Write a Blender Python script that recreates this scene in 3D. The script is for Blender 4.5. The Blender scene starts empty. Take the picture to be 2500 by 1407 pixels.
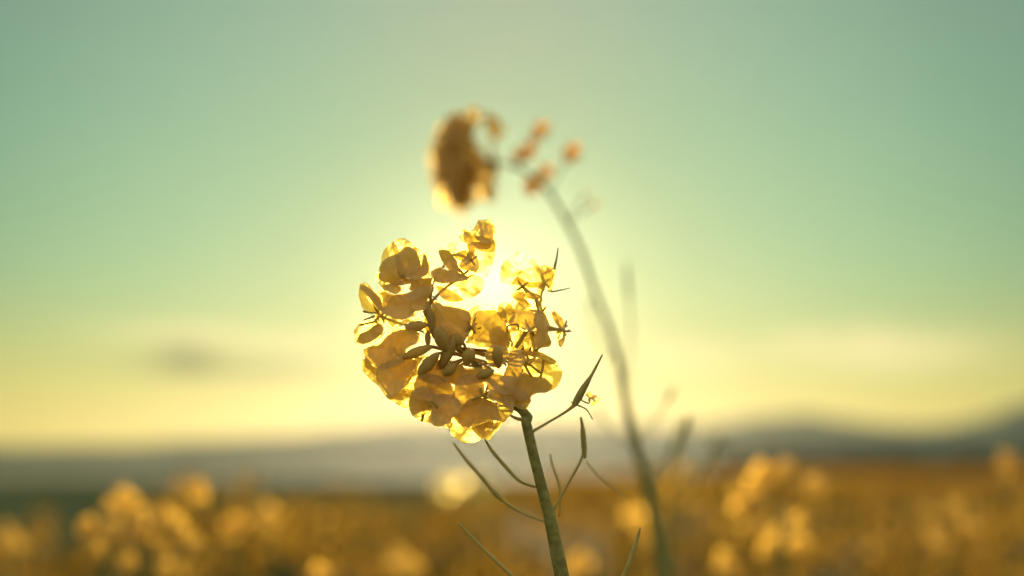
import bpy, math, random
import numpy as np
from mathutils import Vector, Matrix, noise
R = math.radians
rnd = random.Random(7)
sc = bpy.context.scene
# ------------------------------------------------------------------ camera
PITCH = R(7.33); CAMZ = 1.0; D0 = 0.45; PXR = 0.72 / 2500
C0 = Vector((0, 0, CAMZ))
FW = Vector((0, math.cos(PITCH), math.sin(PITCH)))
UP = Vector((0, -math.sin(PITCH), math.cos(PITCH)))
RT = Vector((1, 0, 0))
def P(px, py, d=D0, z=0.0):
    """point of the place seen in direction (px,py) of the photo, d metres off plus z millimetres"""
    d = d + z * 0.001
    return C0 + (FW + RT * ((px - 1250) * PXR) + UP * ((703.5 - py) * PXR)) * d
cam_d = bpy.data.cameras.new('camera'); cam = bpy.data.objects.new('camera', cam_d)
sc.collection.objects.link(cam); sc.camera = cam
cam.location = C0; cam.rotation_euler = (math.pi / 2 + PITCH, 0, 0)
cam_d.lens = 50; cam_d.sensor_width = 36; cam_d.clip_start = 0.02; cam_d.clip_end = 20000
cam_d.dof.use_dof = True; cam_d.dof.focus_distance = D0; cam_d.dof.aperture_fstop = 4.0
# ------------------------------------------------------------------ sun + sky
SUNPX = (1207, 690)
SD = (P(*SUNPX) - C0).normalized()                       # direction towards the sun
SUN_EL = math.asin(SD.z); SUN_AZ = math.atan2(SD.x, SD.y)
sun_d = bpy.data.lights.new('sun', 'SUN'); sun = bpy.data.objects.new('sun', sun_d)
sc.collection.objects.link(sun)
sun_d.energy = 3.8; sun_d.angle = R(0.53); sun_d.color = (1.0, 0.80, 0.50)
sun.rotation_euler = SD.to_track_quat('Z', 'Y').to_euler(); sun.location = (0, 30, 30)

W = bpy.data.worlds.new('World'); sc.world = W; W.use_nodes = True
nt = W.node_tree; nt.nodes.clear()
def N(t, **k):
    n = nt.nodes.new(t)
    for a, b in k.items(): setattr(n, a, b)
    return n
def M(op, a, b=None, c=None):
    n = N('ShaderNodeMath', operation=op)
    for i, v in enumerate((a, b, c)):
        if v is None: continue
        if isinstance(v, (int, float)): n.inputs[i].default_value = v
        else: nt.links.new(v, n.inputs[i])
    return n.outputs[0]
def VM(op, a, b=None, scale=None):
    n = N('ShaderNodeVectorMath', operation=op)
    for i, v in enumerate((a, b)):
        if v is None: continue
        if isinstance(v, (tuple, list)): n.inputs[i].default_value = v
        else: nt.links.new(v, n.inputs[i])
    if scale is not None:
        if isinstance(scale, (int, float)): n.inputs['Scale'].default_value = scale
        else: nt.links.new(scale, n.inputs['Scale'])
    return n
def srgb(r, g, b, k=1.0):
    f = lambda c: (c / 255 / 12.92 if c / 255 <= 0.04045 else ((c / 255 + 0.055) / 1.055) ** 2.4)
    return (f(r) * k, f(g) * k, f(b) * k, 1)
tc = N('ShaderNodeTexCoord'); dirv = VM('NORMALIZE', tc.outputs['Generated']).outputs[0]
sep = N('ShaderNodeSeparateXYZ'); nt.links.new(dirv, sep.inputs[0])
elev = M('MULTIPLY', M('ARCSINE', sep.outputs['Z']), 180 / math.pi)
azim = M('MULTIPLY', M('ARCTAN2', sep.outputs['X'], sep.outputs['Y']), 180 / math.pi)
dot = VM('DOT_PRODUCT', dirv, tuple(SD)).outputs['Value']
ang = M('MULTIPLY', M('ARCCOSINE', M('MINIMUM', dot, 0.9999999)), 180 / math.pi)
sky = N('ShaderNodeTexSky', sky_type='NISHITA'); sky.sun_disc = False
sky.sun_elevation = SUN_EL; sky.sun_rotation = SUN_AZ; sky.altitude = 100
sky.air_density = 1.0; sky.dust_density = 1.2; sky.ozone_density = 1.5
def ramp(fac, lo, hi, stops):
    mr = N('ShaderNodeMapRange'); mr.inputs['From Min'].default_value = lo; mr.inputs['From Max'].default_value = hi
    nt.links.new(fac, mr.inputs['Value'])
    cr = N('ShaderNodeValToRGB'); cr.color_ramp.interpolation = 'B_SPLINE' if len(stops) > 3 else 'LINEAR'
    els = cr.color_ramp.elements
    while len(els) < len(stops): els.new(0.5)
    for e, (p, c) in zip(els, stops): e.position = (p - lo) / (hi - lo); e.color = c
    nt.links.new(mr.outputs[0], cr.inputs[0]); return cr.outputs[0]
# dusty evening air: cream near the horizon passing through pale green to teal overhead
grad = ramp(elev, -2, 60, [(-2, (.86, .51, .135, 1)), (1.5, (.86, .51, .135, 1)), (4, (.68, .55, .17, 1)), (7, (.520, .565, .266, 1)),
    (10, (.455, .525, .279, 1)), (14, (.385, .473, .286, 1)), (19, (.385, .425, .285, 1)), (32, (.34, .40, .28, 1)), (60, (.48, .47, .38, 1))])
nish = VM('MULTIPLY', sky.outputs[0], (0.0012, 0.0014, 0.0016)).outputs[0]
def gauss(x, s, p=2.0):
    return M('EXPONENT', M('MULTIPLY', M('POWER', M('DIVIDE', x, s), p), -1.0))
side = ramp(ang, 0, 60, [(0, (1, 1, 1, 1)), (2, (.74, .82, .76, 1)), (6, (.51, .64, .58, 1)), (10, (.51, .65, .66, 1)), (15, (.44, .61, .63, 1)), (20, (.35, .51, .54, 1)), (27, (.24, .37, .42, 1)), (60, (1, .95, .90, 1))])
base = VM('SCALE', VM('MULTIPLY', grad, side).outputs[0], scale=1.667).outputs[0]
def glow(col, amp, s, p):
    return VM('SCALE', VM('ADD', (col[0], col[1], col[2]), (0, 0, 0)).outputs[0], scale=M('MULTIPLY', gauss(ang, s, p), amp)).outputs[0]
tot = VM('ADD', base, nish).outputs[0]
for col, amp, s, p in [((1.0, 1.0, 0.50), 0.10, 3.0, 1.4)]:
    tot = VM('ADD', tot, glow(col, amp, s, p)).outputs[0]
warm = M('MULTIPLY', M('EXPONENT', M('MULTIPLY', M('POWER', M('ABSOLUTE', M('DIVIDE', M('SUBTRACT', elev, 1.5), 4.0)), 2.0), -1.0)), M('SUBTRACT', 1.0, gauss(ang, 15.0)))
tot = VM('ADD', tot, VM('SCALE', VM('ADD', (.24, .14, .02), (0, 0, 0)).outputs[0], scale=warm).outputs[0]).outputs[0]
core = N('ShaderNodeMix', data_type='RGBA'); nt.links.new(M('MINIMUM', gauss(ang, 0.85, 2.6), 1.0), core.inputs['Factor'])
nt.links.new(tot, core.inputs['A']); core.inputs['B'].default_value = (.80, .93, .72, 1); tot = core.outputs['Result']   # the white heart of the glare
# soft clouds low over the hills
nz = N('ShaderNodeTexNoise'); nz.inputs['Scale'].default_value = 9.0; nz.inputs['Detail'].default_value = 3
mp = N('ShaderNodeMapping'); mp.inputs['Scale'].default_value = (1, 1, 7); nt.links.new(dirv, mp.inputs[0]); nt.links.new(mp.outputs[0], nz.inputs[0])
def patch(az, el, sa, se, amp):
    a = M('POWER', M('ABSOLUTE', M('DIVIDE', M('SUBTRACT', azim, az), sa)), 2.0)
    b = M('POWER', M('ABSOLUTE', M('DIVIDE', M('SUBTRACT', elev, el), se)), 2.0)
    return M('MULTIPLY', M('EXPONENT', M('MULTIPLY', M('ADD', a, b), -1.0)), amp)
def azel(px, py):
    v = (P(px, py) - C0).normalized(); return math.degrees(math.atan2(v.x, v.y)), math.degrees(math.asin(v.z))
cl = None
for (px, py, sa, se, amp) in [(455, 868, 1.2, 0.55, 0.70), (560, 895, 3.6, 0.42, 0.45), (740, 905, 2.6, 0.30, 0.25), (390, 885, 1.6, .3, .12)]:
    g = patch(*azel(px, py), sa, se, amp); cl = g if cl is None else M('ADD', cl, g)
tot = VM('ADD', tot, VM('SCALE', VM('ADD', (.08, .022, .015), (0, 0, 0)).outputs[0], scale=patch(*azel(1240, 30), 7, 5, 1.0)).outputs[0]).outputs[0]
cl = M('MULTIPLY', cl, M('ADD', M('MULTIPLY', nz.outputs['Fac'], 0.9), 0.55))
mixc = N('ShaderNodeMix', data_type='RGBA'); nt.links.new(cl, mixc.inputs['Factor']); nt.links.new(tot, mixc.inputs['A'])
mixc.inputs['B'].default_value = srgb(120, 125, 84)
bank = None
for (px, py, sa, se, amp) in [(470, 818, 3.2, 0.42, 0.60), (2180, 860, 3.6, 0.8, 0.65), (1960, 835, 1.4, 0.5, .45), (2120, 815, 1.0, .35, .3), (1700, 870, 2.4, 0.6, .35), (720, 845, 2.4, .35, .4)]:
    g = patch(*azel(px, py), sa, se, amp); bank = g if bank is None else M('ADD', bank, g)
bank = M('MULTIPLY', bank, M('ADD', M('MULTIPLY', nz.outputs['Fac'], 1.2), 0.3))
mixb = N('ShaderNodeMix', data_type='RGBA'); nt.links.new(bank, mixb.inputs['Factor']); nt.links.new(mixc.outputs['Result'], mixb.inputs['A'])
mixb.inputs['B'].default_value = srgb(253, 236, 172)
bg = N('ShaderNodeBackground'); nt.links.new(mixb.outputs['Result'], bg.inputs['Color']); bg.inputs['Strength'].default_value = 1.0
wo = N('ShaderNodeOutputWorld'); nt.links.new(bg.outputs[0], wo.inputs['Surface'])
W.cycles.sampling_method = 'MANUAL'; W.cycles.sample_map_resolution = 2048
# ------------------------------------------------------------------ exposure / render
sc.view_settings.view_transform = 'Standard'; sc.view_settings.look = 'None'
sc.view_settings.exposure = 0; sc.view_settings.gamma = 1
cy = sc.cycles
cy.use_denoising = True; cy.max_bounces = 10; cy.transmission_bounces = 8; cy.transparent_max_bounces = 12
cy.diffuse_bounces = 5; cy.glossy_bounces = 3; cy.volume_bounces = 0; cy.sample_clamp_indirect = 6
cy.caustics_reflective = False

# ------------------------------------------------------------------ materials
def mat(name):
    m = bpy.data.materials.new(name); m.use_nodes = True; t = m.node_tree; t.nodes.clear()
    return m, t
def petal_mat(name, trans, diff, straight, forward, rough=0.55, scale=260):
    """thin living petal: diffuse glow-through, forward scatter and a little straight light, with fine veins"""
    m, t = mat(name); L = t.links.new; n = t.nodes.new
    tcn = n('ShaderNodeTexCoord'); no = n('ShaderNodeTexNoise'); no.inputs['Scale'].default_value = scale; no.inputs['Detail'].default_value = 4
    L(tcn.outputs['Object'], no.inputs['Vector'])
    def colmix(c):
        mx = n('ShaderNodeMix'); mx.data_type = 'RGBA'; L(no.outputs['Fac'], mx.inputs['Factor'])
        mx.inputs['A'].default_value = (c[0] * .86, c[1] * .80, c[2] * .75, 1); mx.inputs['B'].default_value = (min(1, c[0] * 1.08), min(1, c[1] * 1.12), c[2] * 1.2, 1)
        return mx.outputs['Result']
    bp = n('ShaderNodeBump'); bp.inputs['Strength'].default_value = .35; bp.inputs['Distance'].default_value = .0006; L(no.outputs['Fac'], bp.inputs['Height'])
    tr = n('ShaderNodeBsdfTranslucent'); L(colmix(trans), tr.inputs['Color']); L(bp.outputs[0], tr.inputs['Normal'])
    df = n('ShaderNodeBsdfDiffuse'); L(colmix(diff), df.inputs['Color']); L(bp.outputs[0], df.inputs['Normal'])
    tp = n('ShaderNodeBsdfTransparent'); tp.inputs['Color'].default_value = (*straight[1], 1)
    rf = n('ShaderNodeBsdfRefraction'); rf.inputs['IOR'].default_value = 1.22; rf.inputs['Roughness'].default_value = rough; rf.inputs['Color'].default_value = (*forward[1], 1)
    m1 = n('ShaderNodeMixShader'); m1.inputs[0].default_value = 0.42; L(tr.outputs[0], m1.inputs[1]); L(df.outputs[0], m1.inputs[2])
    m2 = n('ShaderNodeMixShader'); m2.inputs[0].default_value = forward[0]; L(m1.outputs[0], m2.inputs[1]); L(rf.outputs[0], m2.inputs[2])
    m3 = n('ShaderNodeMixShader'); m3.inputs[0].default_value = straight[0]; L(m2.outputs[0], m3.inputs[1]); L(tp.outputs[0], m3.inputs[2])
    o = n('ShaderNodeOutputMaterial'); L(m3.outputs[0], o.inputs['Surface']); return m
def solid(name, c, c2, scale=40, rough=.6, transl=0.0, bump=.0):
    m, t = mat(name); L = t.links.new; n = t.nodes.new
    tcn = n('ShaderNodeTexCoord'); no = n('ShaderNodeTexNoise'); no.inputs['Scale'].default_value = scale; no.inputs['Detail'].default_value = 5
    L(tcn.outputs['Object'], no.inputs['Vector'])
    cr = n('ShaderNodeValToRGB'); cr.color_ramp.elements[0].position = .35; cr.color_ramp.elements[1].position = .65
    cr.color_ramp.elements[0].color = (*c, 1); cr.color_ramp.elements[1].color = (*c2, 1); L(no.outputs['Fac'], cr.inputs[0])
    b = n('ShaderNodeBsdfPrincipled'); L(cr.outputs[0], b.inputs['Base Color']); b.inputs['Roughness'].default_value = rough
    b.inputs['Specular IOR Level'].default_value = .3
    if bump:
        bp = n('ShaderNodeBump'); bp.inputs['Strength'].default_value = bump; L(no.outputs['Fac'], bp.inputs['Height']); L(bp.outputs[0], b.inputs['Normal'])
    o = n('ShaderNodeOutputMaterial')
    if transl:
        tr = n('ShaderNodeBsdfTranslucent'); L(cr.outputs[0], tr.inputs['Color']); mx = n('ShaderNodeMixShader'); mx.inputs[0].default_value = transl
        L(b.outputs[0], mx.inputs[1]); L(tr.outputs[0], mx.inputs[2]); L(mx.outputs[0], o.inputs['Surface'])
    else: L(b.outputs[0], o.inputs['Surface'])
    return m
M_PET = petal_mat('petal_yellow', (.79, .57, .05), (.87, .72, .46), (.06, (1, .78, .24)), (.065, (1, .76, .13)), rough=.6)
M_PETF = petal_mat('petal_golden', (.76, .45, .075), (.80, .52, .18), (.04, (1, .6, .08)), (.10, (1, .60, .08)), rough=.85, scale=120)
M_CROP = petal_mat('petal_crop', (.88, .50, .06), (.26, .14, .03), (.05, (1, .6, .08)), (.22, (1, .66, .12)), rough=.75, scale=120)  # darker diffuse than the golden petal: shade deep between plants put into colour
M_PALE = petal_mat('petal_pale', (.98, .80, .30), (.90, .78, .30), (.06, (1, .8, .3)), (.22, (1, .80, .25)), rough=.8, scale=120)
M_BUD = solid('bud_green', (.52, .36, .13), (.66, .48, .18), 260, .5, .5, .3)
M_STEM = solid('stem_green', (.19, .18, .07), (.33, .31, .13), 420, .45, .2, .3)
M_STEMD = solid('crop_stem', (.07, .08, .02), (.13, .13, .035), 60, .6, .15)
M_TAN = petal_mat('petal_tan', (.78, .50, .11), (.90, .68, .36), (.02, (1, .7, .2)), (.03, (1, .7, .2)), rough=.7, scale=120)
M_PEACH = petal_mat('petal_peach', (.95, .62, .25), (.9, .68, .42), (.05, (1, .8, .4)), (.06, (1, .7, .25)), rough=.7, scale=120)
M_POD = solid('pod_green', (.42, .37, .16), (.52, .45, .20), 300, .5, .35)
M_ANTH = solid('anther', (.60, .44, .14), (.68, .52, .18), 500, .7, .5)
M_LEAF = solid('leaf_green', (.03, .055, .012), (.07, .10, .02), 30, .55, .4)
M_SOIL = solid('soil', (.09, .06, .035), (.16, .11, .06), 3, .9, 0, .6)

# ------------------------------------------------------------------ mesh helpers
col = sc.collection
class MB:
    def __init__(s): s.v = []; s.f = []; s.m = []
    def add(s, v, f, mi=0):
        o = len(s.v); s.v += [tuple(p) for p in v]; s.f += [tuple(i + o for i in q) for q in f]; s.m += [mi] * len(f)
    def build(s, name, mats, parent=None, origin=None, smooth=True):
        mats = mats if isinstance(mats, (list, tuple)) else [mats]
        org = Vector(origin) if origin is not None else Vector((0, 0, 0))
        me = bpy.data.meshes.new(name)
        me.from_pydata([tuple(Vector(p) - org) for p in s.v], [], s.f); me.update()
        for m_ in mats: me.materials.append(m_)
        me.polygons.foreach_set('material_index', s.m)
        me.polygons.foreach_set('use_smooth', [smooth] * len(s.f))
        o = bpy.data.objects.new(name, me); col.objects.link(o)
        if parent is not None: o.parent = parent
        o.location = org - (wloc(parent) if parent is not None else Vector((0, 0, 0)))
        return o
def wloc(o):
    v = Vector((0, 0, 0))
    while o is not None: v += o.location; o = o.parent
    return v
def empty(name, loc, label=None, cat=None, group=None, parent=None):
    o = bpy.data.objects.new(name, None); col.objects.link(o); o.empty_display_size = .02
    if parent is not None: o.parent = parent; o.location = Vector(loc) - wloc(parent)
    else: o.location = loc
    if label: o['label'] = label
    if cat: o['category'] = cat
    if group: o['group'] = group
    return o
def catmull(pts, n, closed=False):
    out = []; k = len(pts); segs = k if closed else k - 1
    for i in range(segs):
        g = (lambda j: pts[j % k]) if closed else (lambda j: pts[max(0, min(k - 1, j))])
        p0, p1, p2, p3 = Vector(g(i - 1)), Vector(g(i)), Vector(g(i + 1)), Vector(g(i + 2))
        for j in range(n):
            t = j / n
            out.append(.5 * ((2 * p1) + (p2 - p0) * t + (2 * p0 - 5 * p1 + 4 * p2 - p3) * t * t + (3 * p1 - p0 - 3 * p2 + p3) * t ** 3))
    if not closed: out.append(Vector(pts[-1]))
    return out
def tube(mb, pts, rad, mi=0, ns=8, n=5, caps=True):
    c = catmull(pts, n) if len(pts) > 2 else [Vector(pts[0]).lerp(Vector(pts[1]), i / n) for i in range(n + 1)]
    K = len(c); V = []; F = []
    for i, p in enumerate(c):
        t = (c[min(K - 1, i + 1)] - c[max(0, i - 1)]).normalized()
        a = t.cross(Vector((0, 1, 0.13))).normalized(); b = t.cross(a)
        x = i / (K - 1) * (len(rad) - 1); j = min(len(rad) - 2, int(x)); r = rad[j] + (rad[j + 1] - rad[j]) * (x - j)
        for q in range(ns):
            th = 2 * math.pi * q / ns; V.append(p + (a * math.cos(th) + b * math.sin(th)) * r)
    for i in range(K - 1):
        for q in range(ns):
            F.append((i * ns + q, i * ns + (q + 1) % ns, (i + 1) * ns + (q + 1) % ns, (i + 1) * ns + q))
    if caps: F.append(tuple(range(ns))[::-1]); F.append(tuple((K - 1) * ns + q for q in range(ns)))
    mb.add(V, F, mi)
def pod(mb, a, b, w, mi=0, ns=8, bend=(0, 0, 0)):
    """a closed bud or seed pod: fat in the middle, tapering to both ends"""
    a, b = Vector(a), Vector(b); m_ = (a + b) / 2 + Vector(bend)
    tube(mb, [a, a.lerp(m_, .5) + Vector(bend) * .3, m_, m_.lerp(b, .5) + Vector(bend) * .3, b], [w * .18, w * .40, w * .5, w * .47, w * .36, w * .12], mi, ns, 4)

# ------------------------------------------------------------------ ground, canopy, hills
def grid_obj(name, xs, ys, hf, material, kind='structure'):
    nx, ny = len(xs), len(ys); V = [(x, y, hf(x, y)) for y in ys for x in xs]
    F = [(j * nx + i, j * nx + i + 1, (j + 1) * nx + i + 1, (j + 1) * nx + i) for j in range(ny - 1) for i in range(nx - 1)]
    mb = MB(); mb.add(V, F); o = mb.build(name, material); o['kind'] = kind; return o
def lin(a, b, n): return [a + (b - a) * i / (n - 1) for i in range(n)]
M_GROUND = solid('field_ground', (.05, .055, .018), (.10, .09, .03), .05, .9)
grid_obj('ground', lin(-4200, 4200, 40), [-60, -20, 0, 20, 60, 150, 300, 600, 1000, 1600, 2400, 3200, 4200], lambda x, y: 0.0, M_GROUND)
def skyline(px):          # photo skyline height in metres per metre of distance
    T = [(-900, 1125), (-300, 1118), (0, 1112), (300, 1108), (500, 1095), (700, 1085), (850, 1068), (1000, 1052), (1150, 1045), (1300, 1045), (1500, 1052), (1620, 1056), (1720, 1045), (1800, 1028),
         (1870, 1018), (1950, 1010), (2030, 1022), (2120, 1034), (2220, 1042), (2330, 1036), (2420, 1012), (2500, 984), (2700, 950), (3200, 990), (4000, 1060)]
    for (a, ya), (b, yb) in zip(T, T[1:]):
        if a <= px <= b:
            t = (px - a) / (b - a); t = t * t * (3 - 2 * t); return (1150 - (ya + (yb - ya) * t) + (22 if px < 1500 else max(0, 22 - (px - 1500) * .06))) * PXR
    return (1150 - (T[0][1] if px < 0 else T[-1][1])) * PXR
def hill_h(x, y):
    y1 = 2200; px = 1250 + x / y1 / PXR; pk = skyline(px) * y1 + 4; run = 3.6 * pk + 20
    t = max(0, min(1, (y - (y1 - run)) / run)); prof = math.sin(t * math.pi / 2) ** 1.2 if y <= y1 else max(0, 1 - (y - y1) / 700) ** .7
    return -4 + pk * prof * (1 - .14 * (1 - prof) * (1 + math.sin(x * .011 + y * .004)))
M_HILL = solid('hill_scrub', (.05, .10, .085), (.10, .135, .10), .012, .95)
grid_obj('hills', lin(-2600, 3000, 170), lin(1750, 2200, 26) + [2300, 2450, 2650, 2900], hill_h, M_HILL)

# ------------------------------------------------------------------ generic rapeseed pieces
def petal_pts(base, direc, nrm, L, Wd, cup, bend, rg, nu=5, nv=4):
    """obovate petal with a narrow claw as a curved sheet"""
    d = Vector(direc).normalized(); nr = Vector(nrm); nr = (nr - d * nr.dot(d)).normalized(); s = d.cross(nr)
    V = []; ph = rg.uniform(0, 6)
    for i in range(nu + 1):
        u = i / nu
        w = (.14 + .86 * min(1, u / .55) ** 1.2) if u < .6 else math.sqrt(max(0.0, 1 - ((u - .6) / .41) ** 2.4)) * .97 + .03
        for j in range(nv + 1):
            t = j / nv * 2 - 1
            V.append(Vector(base) + d * (u * L * (1 - .05 * t * t)) + s * (t * w * Wd / 2) + nr * (cup * t * t * w * Wd + bend * u * u * L + .03 * L * math.sin(ph + 5 * t + 4 * u) * u))
    F = [(i * (nv + 1) + j, i * (nv + 1) + j + 1, (i + 1) * (nv + 1) + j + 1, (i + 1) * (nv + 1) + j) for i in range(nu) for j in range(nv)]
    return V, F
def blossom_into(mb, c, axis, size, rg, pm=0, gm=1, nu=4, nv=3):
    c = Vector(c); ax = Vector(axis).normalized(); a = ax.orthogonal().normalized(); b = ax.cross(a); r0 = rg.uniform(0, 6.28)
    op = rg.uniform(.15, .8)
    for k in range(4):
        th = r0 + k * math.pi / 2 + rg.uniform(-.15, .15); d = (a * math.cos(th) + b * math.sin(th) + ax * op)
        V, F = petal_pts(c, d, ax - (a * math.cos(th) + b * math.sin(th)) * op, size * rg.uniform(.5, .62), size * rg.uniform(.42, .55), .12, -.18, rg, nu, nv); mb.add(V, F, pm)
    tube(mb, [c - ax * size * .28, c + ax * size * .2], [size * .05, size * .06, size * .025], gm, 5, 2)
def leaf_into(mb, base, d, L, Wd, rg, mi=0, droop=.5):
    base = Vector(base); d = Vector(d).normalized(); s = d.cross(Vector((0, 0, 1))).normalized(); V = []; F = []; nu = 8
    for i in range(nu + 1):
        u = i / nu; w = math.sin(math.pi * min(1, u * .97 + .03)) ** .7 * Wd / 2 * (1 + .12 * math.sin(i * 2.1))
        cpt = base + d * (u * L) - Vector((0, 0, 1)) * (droop * u * u * L)
        for t in (-1, -.5, 0, .5, 1): V.append(cpt + s * (t * w) + Vector((0, 0, 1)) * (abs(t) * w * .35 + .02 * L * math.sin(3 * u * 6 + t)))
    for i in range(nu):
        for j in range(4): F.append((i * 5 + j, i * 5 + j + 1, i * 5 + j + 6, i * 5 + j + 5))
    mb.add(V, F, mi)
def side_branches(mb, base, top, rg, n, r):
    """short pods on thin stalks below a flower head"""
    for k in range(n):
        t = rg.uniform(.55, .9); p = Vector(base).lerp(Vector(top), t); th = rg.uniform(0, 6.28)
        o = Vector((math.cos(th), math.sin(th), .6)).normalized(); q = p + o * .025; e = q + Vector((o.x * .02, o.y * .02, .035))
        tube(mb, [p, q], [r * .3, r * .25], 0, 4, 2); pod(mb, q, e, r * .9, 0, 5)

# ------------------------------------------------------------------ the plant in focus
HP = empty('rapeseed_plant', (P(1370, 1407).x, P(1370, 1407).y, 0), 'sharp backlit rapeseed flower head glowing yellow with the sun shining through it', 'flower plant')
TL = {1: (860, 560, .11727), 2: (850, 680, .11727), 3: (870, 820, .1279), 4: (980, 880, .14925), 5: (1180, 820, .13505), 6: (1200, 600, .1847), 7: (1030, 730, .1208), 8: (1040, 530, .14925)}
def TP(t, u, v): a = TL[t]; return a[0] + u * a[2], a[1] + v * a[2]
MMPX = PXR * D0 * 1000
def sheet_petal(name, t, outline, z, parent, tilt=None, cup=None, seed=0, shift=None, grow=1.0):
    rg = random.Random(seed); pts = [Vector((*TP(t, u, v), 0)) for u, v in outline]
    cx = sum(p.x for p in pts) / len(pts); cyy = sum(p.y for p in pts) / len(pts)
    ring = catmull(pts, 5, True); size = max((p - Vector((cx, cyy, 0))).length for p in ring)
    cup = rg.choice((-1, 1)) * rg.uniform(.10, .24) if cup is None else cup
    tx, ty = tilt if tilt is not None else (rg.uniform(-.35, .35), rg.uniform(-.35, .35))
    K = len(ring); NR = 9; V = []; ph = rg.uniform(0, 6); ph2 = rg.uniform(0, 6)
    jit = [1 + .014 * math.sin(k * 1.7 + ph) + .014 * math.sin(k * .73 + ph2) + .035 * noise.noise(Vector((k * .55, ph, 0))) + rg.uniform(-.008, .008) for k in range(K)]
    def pt(x, y, r, k):
        ux, uy = (x - cx) / size, (y - cyy) / size
        dz = (tx * (x - cx) + ty * (y - cyy) + size * (cup * (ux * math.cos(ph) + uy * math.sin(ph)) ** 2 + cup * .5 * (ux * ux + uy * uy) + .16 * noise.noise(Vector((ux * 1.6 + ph, uy * 1.6, ph2))) + .05 * noise.noise(Vector((ux * 5 + ph, uy * 5, ph2))) + .04 * math.sin(4.1 * (ux * math.cos(ph2) + uy * math.sin(ph2)) + ph) + .03 * r * r * math.sin(k * 6.283 / K * 4 + ph2))) * MMPX
        p = P(x, y, D0, z + dz)
        return p + shift if shift is not None else p
    V.append(pt(cx, cyy, 0, 0))
    for i in range(1, NR + 1):
        r = i / NR
        for k in range(K):
            q = ring[k]; f = r * jit[k] * grow
            V.append(pt(cx + (q.x - cx) * f, cyy + (q.y - cyy) * f, r, k))
    F = [(0, 1 + k, 1 + (k + 1) % K) for k in range(K)]
    for i in range(NR - 1):
        for k in range(K): F.append((1 + i * K + k, 1 + (i + 1) * K + k, 1 + (i + 1) * K + (k + 1) % K, 1 + i * K + (k + 1) % K))
    mb = MB(); mb.add(V, F); return mb.build(name, M_PET, parent, origin=V[0])
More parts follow.
